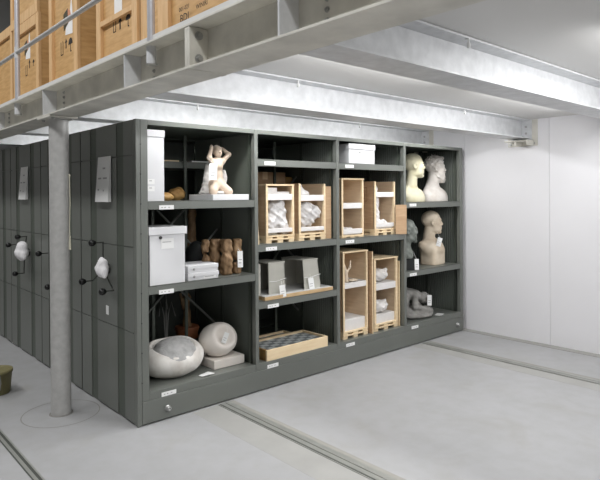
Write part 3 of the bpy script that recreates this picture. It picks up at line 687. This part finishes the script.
# open crates -------------------------------------------------------------
def open_crate(label, x0, x1, y0, depth, z0, z1, pallet=.05, bars=(), foam_floor=True, top=True, stile=.02, skin=None, lidover=0.0, group='open plywood crates on the shelves', shelf_at=None, pad_top=None):
    t = thing('open_crate', label, 'crate', (x0, y0, z0), group=group); w, h = x1-x0, z1-z0; sk = skin or PLY; T = .010
    if pallet:
        for a in (0, w/2-.03, w-.06): box('pallet_block', PINE, t, a, a+.06, .004, depth-.004, 0, pallet*.45)
        box('pallet_board', PINE, t, 0, w, .0, .07, pallet*.45, pallet*.7, .001); box('pallet_board', PINE, t, 0, w, depth-.07, depth, pallet*.45, pallet*.7, .001)
        for a in (0, w/2-.035, w-.07): box('pallet_block', PINE, t, a, a+.07, .004, depth-.004, pallet*.7, pallet)
    zf = pallet
    box('floor_board', PINE, t, 0, w, 0, depth, zf, zf+.012)
    box('side_panel', sk, t, 0, T, .012, depth, zf+.012, h-.012); box('side_panel', PLYIN, t, w-T, w, .012, depth, zf+.012, h-.012)
    box('back_panel', PLYIN, t, T, w-T, depth-T, depth, zf+.012, h-.012)
    if top: box('top_panel', PINE, t, -lidover, w+lidover, -.004, depth, h-.014, h, .001)
    for a, b in ((0, stile), (w-stile, w)): box('front_stile', PINE, t, a, b, 0, .022, zf+.012, h-.014, .001)
    for (a, b) in bars: box('foam_bar', FOAM, t, stile, w-stile, .002, .030, a-z0, b-z0, .002)
    if shelf_at is not None: box('inner_shelf', FOAM, t, T, w-T, .012, depth-T, shelf_at[0]-z0, shelf_at[1]-z0, .002)
    if foam_floor: box('foam_pad', FOAM, t, T, w-T, .024, depth-T, zf+.012, (pad_top-z0) if pad_top else zf+.03, .002)
    return t
def wrapped(label, loc, fn, lo, hi, n=40, m=None, ph=0.0, amp=.012, s=30, cat='sculpture', name='wrapped_sculpture'):
    me = sdf_mesh(crumple(fn, amp, s, ph), lo, hi, n); o = tag(link(name, me, m or WRAP), label, cat); o.location = loc; return o

# bay 2, second shelf: crates A and B
z = 1.187; yf = .06
xa, zt = py(266, 184, yf); xb, _ = py(294, 184, yf)
zb1, zb0 = py(268, 194, yf)[1], py(268, 200.3, yf)[1]; zc1, zc0 = py(268, 229, yf)[1], py(268, 233.2, yf)[1]
open_crate('open crate with a draped plastic bundle, first from the post in the second bay', xa, xb, yf, .34, z, zt, .05, ((zb0, zb1), (zc0, zc1)), foam_floor=False)
wA = (xa+xb)/2
fn = union([cone((-.05, .0, .0), (-.03, 0, .13), .07, .055), cone((.03, 0, .02), (.05, 0, .14), .07, .06), cone((.06, -.03, -.02), (.11, -.03, -.08), .05, .03)], .04)
wrapped('crumpled clear plastic bundle hanging in the first open crate of the second bay', (wA+.01, .155, z+.165), fn, (-.14, -.14, -.12), (.17, .14, .24), 50)
fo = tag(box('foam_block', FOAM, None, xa+.02, xa+.15, .10, .30, zb1+.02, zb1+.055), 'white foam block at the top of the first open crate in bay two', 'foam')
box('support_strip', FOAM, fo, xa+.02, xb-.02, .10, .12, zb1-.004, zb1+.02)
tag(box('grey_stone_wedge', GREYBOARD, None, xa+.025, xa+.15, .10, .36, z+.063, z+.085), 'dark grey slab lying in the first open crate of bay two', 'slab')
xc, zt2 = py(299, 182, yf); xd, _ = py(325.5, 182, yf)
zb1, zb0 = py(300, 195, yf)[1], py(300, 201, yf)[1]; zc1, zc0 = py(300, 227.5, yf)[1], py(300, 231.5, yf)[1]
open_crate('open crate with a pointed plastic wrapped form, second in the middle row of bay two', xc, xd, yf, .34, z, zt2, .05, ((zb0, zb1), (zc0, zc1)), foam_floor=False, top=False)
wB = (xc+xd)/2
fn = union([cone((-.03, 0, .02), (-.02, 0, .19), .02, .085), cone((.03, -.02, .08), (.08, -.02, .17), .035, .07), cone((-.06, 0, .10), (-.07, 0, .19), .04, .05)], .025)
wrapped('pointed sculpture wrapped in clear plastic inside the second open crate', (wB, .165, z+.07), fn, (-.15, -.14, -.02), (.17, .14, .30), 52, ph=1.0)
tag(link('plastic_bundle', sdf_mesh(bumpy(union([cone((-.09, 0, 0), (.01, 0, .0), .035, .02), cone((-.09, 0, .03), (-.09, 0, .06), .035, .025)], .03), .006, 40), (-.17, -.08, -.06), (.09, .08, .17), 40), FOAM), 'white plastic bundle above the bar of the second open crate', 'bundle').location = (wB-.02, .12, zb1+.015)
# boards around them
bd = tag(MB().box(0, .012, 0, .006, 0, .31).build('wood_strip', PINE, None, 0, (xa-.105, .035, z), (0, R(-4), 0)), 'thin pale strip leaning against the left post in bay two', 'strip')
xe0, _ = py(326.5, 190, .07); 
tag(MB().box(0, .062, 0, .012, 0, .48).build('plywood_sheet', PLY, None, .001, (xd+.012, .075, z), (0, 0, R(-12))), 'upright plywood sheet between the second crate and the right post of bay two', 'sheet')
cb = thing('cardboard_box', 'brown cardboard box standing behind the open crates of bay two', 'box', (1.30, .54, z))
box('carton', PLY, cb, 0, .5, 0, .3, 0, .62, .002); box('tape', PINE, cb, .22, .28, -.001, .301, .55, .621)
for i, (x, h_) in enumerate(((1.22, .60), (1.86, .58))):
    tt = thing('wood_offcut', ('short' if i else 'tall') + ' golden wood piece behind the crates of bay two', 'wood', (x, .60, z))
    link('block', sdf_mesh(bumpy(rbox((0, 0, h_/2), (.05, .05, h_/2), .02), .004, 40), (-.08, -.08, -.02), (.08, .08, h_+.02), 50), GOLDWOOD, tt)

# bay 2, third shelf: board with grey sheet forms
z = .722
xl, _ = py(265, 301, .008); xr, _ = py(333, 287.5, .008)
br = thing('carrying_board', 'wooden board with a grey top under the grey sheet forms', 'board', (xl, .008, z))
box('board', mat('board_wood', S(206, 178, 138), .6, 0, 0, 8, .04, 60, (1, 6, 6), S(186, 154, 112)), br, 0, xr-xl, 0, .42, 0, .030, .001)
box('grey_top', mat('grey_board_top', S(186, 186, 184), .55, 0, .06, 6), br, .002, xr-xl-.002, .002, .418, .030, .034)
zz0 = z+.034
def sheet_form(label, x0, y0, w, d, h, fl, skew, m, tagp):
    t = thing('sheet_form', label, 'sculpture', (x0, y0, zz0)); T = .008
    # flaring front and back plates, top plate; open towards -x
    MB().hexa([(-fl*0, -fl, 0), (w+fl, -fl, 0), (w+fl, -fl+T, 0), (-fl*0, -fl+T, 0), (0, 0, h), (w, 0, h), (w, T, h), (0, T, h)]).build('front_plate', m, t)
    MB().hexa([(-fl, d+fl-T, 0), (w+fl, d+fl-T, 0), (w+fl, d+fl, 0), (-fl, d+fl, 0), (0, d-T, h), (w, d-T, h), (w, d, h), (0, d, h)]).build('back_plate', m, t)
    MB().hexa([(w+fl-T, -fl, 0), (w+fl, -fl, 0), (w+fl, d+fl, 0), (w+fl-T, d+fl, 0), (w-T, 0, h), (w, 0, h), (w, d, h), (w-T, d, h)]).build('side_plate', m, t)
    box('top_plate', m, t, -.004, w+.004, -.004, d+.004, h-.004, h+.006, .001)
    hang_tag(t, tagp, .052, .10, R(-6), R(-18), (tagp[0]+.02, tagp[1]+.03, tagp[2]+.03))
    MB().tube([(-.004, -fl*.5-.012, h*.42), (w*.4, -fl*.55-.012, h*.40), (w+fl*.5+.006, -fl*.5-.012, h*.47)], .0025, 6).build('string', PAPER, t)
    return t
x0, ztp = py(303.5, 260.5, .06); x1, _ = py(318, 260.5, .06)
sheet_form('right grey sheet form like an open flaring hood, tied with a tag', x0, .07, x1-x0, .29, ztp-zz0, .022, 0, GREYBOARD, (.055, -.040, .10))
x0, ztp = py(269.5, 262.5, .06); x1, _ = py(285.5, 262.5, .06)
sheet_form('left grey sheet form with a tag, beside the post of bay two', x0, .075, x1-x0, .24, ztp-zz0-.01, .006, 0, GREYBOARD, (.10, -.055, .075))
tag(MB().box(0, .06, 0, .20, 0, ztp-zz0-.012).build('grey_slab', GREYBOARD, None, .001, (x0-.125, .10, zz0)), 'narrow grey slab left of the slot beside the left sheet form', 'slab')
# bay 2, bottom: tile trays
z = .22
def tray(label, x0, y0, w, d, z0, h, nx, ny):
    t = thing('tile_tray', label, 'tray', (x0, y0, z0), group='wooden tile trays'); T = .018
    box('front_side', PINE, t, 0, w, 0, T, 0, h, .0015); box('back_side', PINE, t, 0, w, d-T, d, 0, h, .0015)
    box('end_side', GOLDWOOD, t, 0, T, T, d-T, 0, h); box('end_side', PINE, t, w-T, w, T, d-T, 0, h)
    box('tray_floor', PINE, t, T, w-T, T, d-T, .01, h-.032)
    a, b = (w-2*T)/nx, (d-2*T)/ny; me = [MB().box(.001, a-.001, .001, b-.001, 0, .014).mesh('tile') for _ in range(2)]
    cols = [mat('tile_pale', S(184, 188, 188), .5, 0, .08, 20), mat('tile_dark', S(116, 121, 122), .5, 0, .1, 20)]
    for i in range(nx):
        for j in range(ny): k = (i+j) % 2; link('tile', me[k], cols[k], t, 0, (T+i*a, T+j*b, h-.032))
    return t
x0, _ = py(267, 358, .012); x1, zt = py(327.8, 336, .012)
tray('pale wooden tray of chequered grey tiles on the bottom of bay two', x0, .012, x1-x0, .34, z, zt-z, 9, 6)
tray('second wooden tile tray behind the chequered one, in shadow', x0-.02, .37, .60, .12, z, zt-z-.01, 6, 2)

# bay 3, top: white box
z = 1.885; x0, _ = py(349, 155, .012); x1, zt = py(375.3, 145, .012)
lid_box('wide white archive box with a round catch on the top shelf of bay three', x0, x1, .012, .42, z, zt-.004, .05, .006, knob=(.42, .60))
# bay 3, second shelf
z = 1.18; yf = .05
x0, zt = py(341.6, 178, yf); x1, _ = py(363.5, 178, yf)
za, zb = py(350, 203, yf)[1], py(350, 208.5, yf)[1]; zc, zd = py(350, 229, yf)[1], py(350, 234, yf)[1]
open_crate('open two level crate next to the post in the middle row of bay three', max(x0, 1.998), x1, yf, .36, z, zt, .012, ((zb, za), (zd, zc)), lidover=.004, shelf_at=(zb, za))
tag(link('foam_offcuts', sdf_mesh(bumpy(union([ell((-.08, 0, .02), (.05, .05, .05)), ell((.02, 0, .01), (.07, .05, .03))], .02), .01, 50), (-.17, -.1, -.04), (.14, .1, .12), 36), FOAM), 'heap of white packing in the lower part of the two level crate', 'packing').location = ((max(x0, 1.998)+x1)/2, .16, z+.055)
x0, zt = py(374.6, 180, yf); x1, _ = py(395, 180, yf)
za, zb = py(384, 192, yf)[1], py(384, 197, yf)[1]; zc, zd = py(384, 223, yf)[1], py(384, 227, yf)[1]
cdx = open_crate('open crate on a pallet with white padded bars in bay three, middle row', x0, x1, yf, .36, z, zt, .05, ((zb, za), (zd, zc)), foam_floor=True, top=False)
for zz, hh in ((.44, .08),):
    mb = MB()
    for a, b, c, e in ((.10, .24, .34, .345), (.10, .24, .475, .48), (.10, .105, .34, .48), (.235, .24, .34, .48), (.13, .21, .365, .37), (.13, .21, .445, .45), (.13, .135, .365, .45), (.205, .21, .365, .45)):
        mb.box(-.001, .0002, a, b, c, e)
    mb.build('stencil_mark', mat('brown_stencil', S(150, 106, 70), .8), cdx)
box('inner_label', PAPER, cdx, .10, .17, .347, .35, .33, .38)
wm = (x0+x1)/2
wrapped('white wrapped piece in the pallet crate of bay three', (wm-.015, .125, z+.125), union([cone((-.06, 0, .0), (-.07, 0, .34), .05, .04), cone((-.04, 0, 0), (.07, -.02, -.005), .045, .025)], .02), (-.16, -.1, -.06), (.14, .1, .46), 50, FOAM, .6, .008, 40)
sl0 = py(395.6, 230, .02); sr0 = py(406.6, 234, -.045)
P0 = Vector((sl0[0], .02, 0)); P1 = Vector((sr0[0], -.045, 0)); dd = P1-P0
tag(MB().box(0, dd.length, -.005, .005, 0, .30).build('plywood_sheet', PLY, None, .001, (P0.x, P0.y, z), (0, 0, math.atan2(dd.y, dd.x))), 'loose plywood sheet sticking out in front of the post between bays three and four', 'sheet')
# bay 3, bottom: two tall crates
z = .22; yf = .06
x0, zt = py(343, 252, yf); x0 = max(x0, 1.998); x1, zt = py(367.5, 249.5, yf)
s1, s0 = py(355, 282, yf)[1], py(355, 287.5, yf)[1]
zc, zd = py(355, 319, yf)[1], py(355, 323.5, yf)[1]
cE = open_crate('tall two level crate on a pallet, left in the bottom of bay three', x0, x1, yf, .38, z, zt, .055, ((s0, s1),), lidover=.006, shelf_at=(s0, s1), pad_top=zc)
an = thing('antler_sculpture', 'small branching pale carving in the upper level of the left tall crate', 'sculpture', (x0+.095, .11, s1))
link('carving', sdf_mesh(bumpy(union([cone((0, 0, 0), (-.01, 0, .1), .022, .018), cone((-.01, 0, .1), (-.03, 0, .17), .016, .01), cone((-.01, 0, .08), (.05, 0, .14), .014, .01), cone((.05, 0, .14), (.06, 0, .20), .011, .007), ell((.09, 0, .012), (.06, .04, .014))], .01), .002, 60), (-.07, -.07, -.01), (.17, .07, .24), 60), PLASTER_C, an)
bE = tag(MB().box(0, .012, 0, .36, 0, zt-z-.02).build('plywood_board', PLY, None, .001, (x1+.03, .03, z)), 'plywood board standing between the two tall crates of bay three', 'board')
box('pale_edge', PINE, bE, 0, .012, -.003, .0, 0, zt-z-.02)
x0, zt = py(374, 259, yf); x1, _ = py(397.5, 259, yf)
s1, s0 = py(386, 282.5, yf)[1], py(386, 289, yf)[1]; zc, zd = py(386, 314, yf)[1], py(386, 319, yf)[1]
cF_ = open_crate('tall two level crate with white bags, right in the bottom of bay three', x0, x1, yf, .38, z, zt, .055, ((s0, s1),), lidover=.004, stile=.03, shelf_at=(s0, s1), pad_top=zc)
bag = lambda lab, loc, ph: wrapped(lab, loc, union([ell((0, 0, .07), (.11, .09, .06)), cone((-.05, 0, .06), (-.09, 0, .12), .05, .03), cone((.06, 0, .08), (.1, -.02, .12), .03, .012)], .03), (-.17, -.13, -.01), (.17, .13, .2), 44, FOAM, ph, .008, 38, 'bag', 'packing_bag')
bag('crumpled white bag on the upper level of the right tall crate', ((x0+x1)/2, .165, s1), .2)
bag('crumpled white bag on the lower level of the right tall crate', ((x0+x1)/2-.01, .165, zc), 1.4)
tag(MB().box(0, .010, 0, .3, 0, zt-z-.05).build('thin_batten', PINE, None, 0, (x1+.014, .05, z), (0, 0, R(-3))), 'thin pale batten leaning at the right of the tall crate with bags', 'batten')

# busts ------------------------------------------------------------------
def rotf(f, a):
    c, s_ = math.cos(a), math.sin(a); return lambda X, Y, Z: f(X*c+Y*s_, -X*s_+Y*c, Z)
def head_sdf(beard=False, hair='short', chin=.0):
    fs = [ell((-.07, 0, .13), (.42, .33, .38)), ell((.12, 0, -.14), (.27, .25, .38)), ell((.10, 0, -.27), (.28, .235, .20))]
    f = union(fs, .10)
    add = [ell((.32, 0, .12), (.07, .20, .045)), cone((.36, 0, .07), (.425, 0, -.09), .026, .050), ell((.29, 0, -.43), (.11, .12, .085)),
           ell((.355, 0, -.235), (.05, .10, .028)), ell((.345, 0, -.30), (.05, .085, .03)), ell((.25, .16, -.09), (.10, .08, .10)), ell((.25, -.16, -.09), (.10, .08, .10)),
           ell((.08, .19, -.33), (.20, .06, .10)), ell((.08, -.19, -.33), (.20, .06, .10))]
    f = union([f]+add, .045)
    for s in (-1, 1): f = sub(f, ell((.40, s*.125, .04), (.075, .07, .05)), .04)
    eyes = [ell((.318, s*.125, .035), (.055, .06, .05)) for s in (-1, 1)]
    ears = [sub(ell((-.04, s*.335, -.01), (.10, .045, .15)), ell((-.02, s*.375, .0), (.055, .035, .09)), .02) for s in (-1, 1)]
    f = union([f]+eyes+ears, .02)
    if hair == 'curly':
        hr = ell((-.09, 0, .22), (.43, .37, .37)); hr2 = sub(hr, ell((.38, 0, -.03), (.30, .5, .33)), .04)
        g = lambda X, Y, Z: hr2(X, Y, Z)+.065*np.sin(X*26)*np.sin(Y*26+1)*np.sin(Z*26+.5)
        f = union([f, g, ell((.26, .05, .46), (.12, .16, .09))], .03)
    if hair == 'short':
        hr = sub(ell((-.085, 0, .17), (.425, .345, .375)), ell((.42, 0, .0), (.28, .5, .40)), .03)
        g = lambda X, Y, Z: hr(X, Y, Z)+.010*np.sin(X*40)*np.sin(Y*40+1)*np.sin(Z*40+.5)
        f = union([f, g], .015)
    if beard:
        br_ = union([ell((.20, 0, -.40), (.23, .23, .22)), ell((.28, 0, -.55), (.15, .15, .13)), ell((.05, .22, -.25), (.13, .07, .2)), ell((.05, -.22, -.25), (.13, .07, .2))], .06)
        br2 = sub(br_, ell((.42, 0, -.25), (.10, .10, .035)), .02)
        g = lambda X, Y, Z: br2(X, Y, Z)+.03*np.sin(X*30)*np.sin(Y*30+1)*np.sin(Z*28+.5)
        f = union([f, g, ell((.38, .06, -.19), (.05, .08, .03)), ell((.38, -.06, -.19), (.05, .08, .03))], .02)
    return f
def bust(label, x, y, z, h, face, m, parts, lo, hi, zcut, hairk, beard, n=92, yaw_h=0, tagspec=None, cut=None):
    # unit: head height 1, head centre at origin ; scaled by h
    hd = head_sdf(beard, hairk); bodyf = union(parts, .10); f = union([hd, bodyf], .05)
    ff = (lambda X, Y, Z: np.maximum(f(X, Y, Z), zcut-Z)) if cut is None else (lambda X, Y, Z: np.maximum(np.maximum(f(X, Y, Z), zcut-Z), cut(X, Y, Z)))
    me = sdf_mesh(ff, lo, hi, n); me.transform(Matrix.Translation((0, 0, -zcut*h)) @ Matrix.Scale(h, 4))
    t = thing('bust', label, 'bust', (x, y, z), face, group='portrait busts'); link('portrait', me, m, t); return t
# bust 1: yellowish, short hair, chest cut in a curve, on a low socle
z = 1.502; h1 = .262
zs1 = .05
BR = R(-42)
b1parts = [cone((-.10, 0, -.3), (-.13, 0, -.85), .215, .24), rotf(ell((-.06, .0, -1.42), (.46, .62, .52)), BR)]+[rotf(cone((-.16, 0, -.72), (-.16, q_*.5, -1.22), .18, .15), BR) for q_ in (-1, 1)]
xb, _ = py(416, 190, .18)
B1 = bust('yellowish plaster bust with cropped hair on the top shelf of bay four', xb, .20, z, h1, R(-40), PLASTER_Y, b1parts, (-.9, -.95, -1.7), (.9, .95, .62), -1.53, 'short', False, 104)
# bust 2: curly, bearded
b2parts = [cone((-.12, 0, -.3), (-.16, 0, -.85), .24, .30), rotf(ell((-.06, 0, -1.42), (.52, .76, .60)), BR)]+[rotf(cone((-.18, 0, -.62), (-.18, q_*.62, -1.16), .22, .18), BR) for q_ in (-1, 1)]
xb, _ = py(437.5, 190, .22)
B2 = bust('dusty white bust of a curly haired bearded man, at the end of the top shelf', xb, .24, z, .258, R(-42), PLASTER_W, b2parts, (-1, -1.1, -1.75), (1, 1.1, .80), -1.50, 'curly', True, 110)
# bust 3 on the middle shelf
z = .782
b3parts = [cone((-.12, 0, -.3), (-.16, 0, -.8), .23, .27), rotf(ell((-.04, 0, -1.12), (.46, .66, .44)), BR), rotf(rbox((-.0, 0, -1.6), (.40, .50, .55), .18), BR), rotf(cone((-.17, -.56, -.98), (-.17, .56, -.98), .19, .19), BR)]
xb, _ = py(432.5, 250, .20)
B3 = bust('cream plaster bust of a balding man with a paper tag pinned to its chest', xb, .20, z, .262, R(-42), PLASTER_C, b3parts, (-.95, -1, -2.05), (.95, 1, .62), -1.84, 'none', False, 104)
hang_tag(B3, (.065, -.105, .31), .055, .10, R(18), R(5), (.03, -.08, .38))
# small grey bust on black base
xb, _ = py(410, 265, .06)
zsb = .125
GB = thing('small_bust', 'weathered grey green bust on a dark block, half hidden by the post', 'bust', (xb+.01, .095, z), R(-40))
box('block', DARKBRONZE, GB, -.06, .06, -.05, .05, 0, zsb, .003)
hd = union([head_sdf(False, 'short'), cone((-.10, 0, -.3), (-.14, 0, -.75), .24, .26), ell((-.10, 0, -1.02), (.32, .42, .34))], .06)
me = sdf_mesh(bumpy(lambda X, Y, Z: np.maximum(hd(X, Y, Z), -1.18-Z), .018, 12), (-.6, -.7, -1.3), (.6, .7, .62), 70); me.transform(Matrix.Translation((0, 0, zsb+1.18*.245)) @ Matrix.Scale(.245, 4)); link('portrait', me, DARKCAST, GB)
hang_tag(GB, (.085, -.035, .118), .045, .115, 0, R(5), (.05, -.02, .2))
# curled grey figure on the bottom shelf
z = .22
xb, _ = py(419, 312, .20)
fgx = union([ell((-.01, 0, .03), (.235, .17, .045)), cone((-.16, .03, .06), (-.13, .03, .25), .075, .07), cone((-.13, .03, .27), (.02, 0, .235), .068, .058), ell((.10, -.03, .205), (.056, .055, .066)),
             cone((-.03, -.05, .25), (-.10, -.12, .14), .034, .03), cone((-.10, -.12, .14), (.06, -.11, .09), .03, .028), cone((-.17, -.05, .07), (.08, -.10, .075), .055, .05), cone((.08, -.09, .075), (.18, -.04, .055), .05, .045), cone((.03, .05, .22), (.10, .03, .09), .035, .035), cone((-.02, .02, .06), (.04, .02, .15), .06, .04)], .016)
cg = thing('curled_figure', 'grey curled up stone figure with a tag on the bottom shelf of bay four', 'sculpture', (xb-.045, .225, z), R(-12))
link('figure', sdf_mesh(bumpy(lambda X, Y, Z: np.maximum(fgx(X, Y, Z), -Z), .005, 45), (-.32, -.25, -.01), (.32, .25, .44), 90), GREYCAST, cg)
hang_tag(cg, (.115, -.115, .245), .055, .115, R(4), R(-12), (.11, -.06, .27))
tag(MB().box(-.06, .06, -.04, .04, 0, .002).build('note_card', PAPER, None, 0, (3.70, .095, z), (0, 0, R(20))), 'white note card beside the curled grey figure on the bottom shelf', 'card')
# yellowish object on the floor at the left edge
yx, yy_ = pz(9, 391, 0)
cn = thing('yellow_bucket', 'dull yellow container on the floor at the left edge of the photo', 'container', (-.535, 1.44, 0))
YEL = mat('dull_yellow_plastic', S(120, 114, 78), .6, 0, .05, 10)
MB().lathe([(.10, 0), (.105, .005), (.120, .165), (.125, .165), (.125, .19), (.118, .19), (.112, .175)], (0, 0, 0), 28).build('body', YEL, cn)
MB().tube([(0, -.124, .17), (0, -.15, .11), (0, -.12, .05)], .004, 6).build('handle', BOLT, cn)
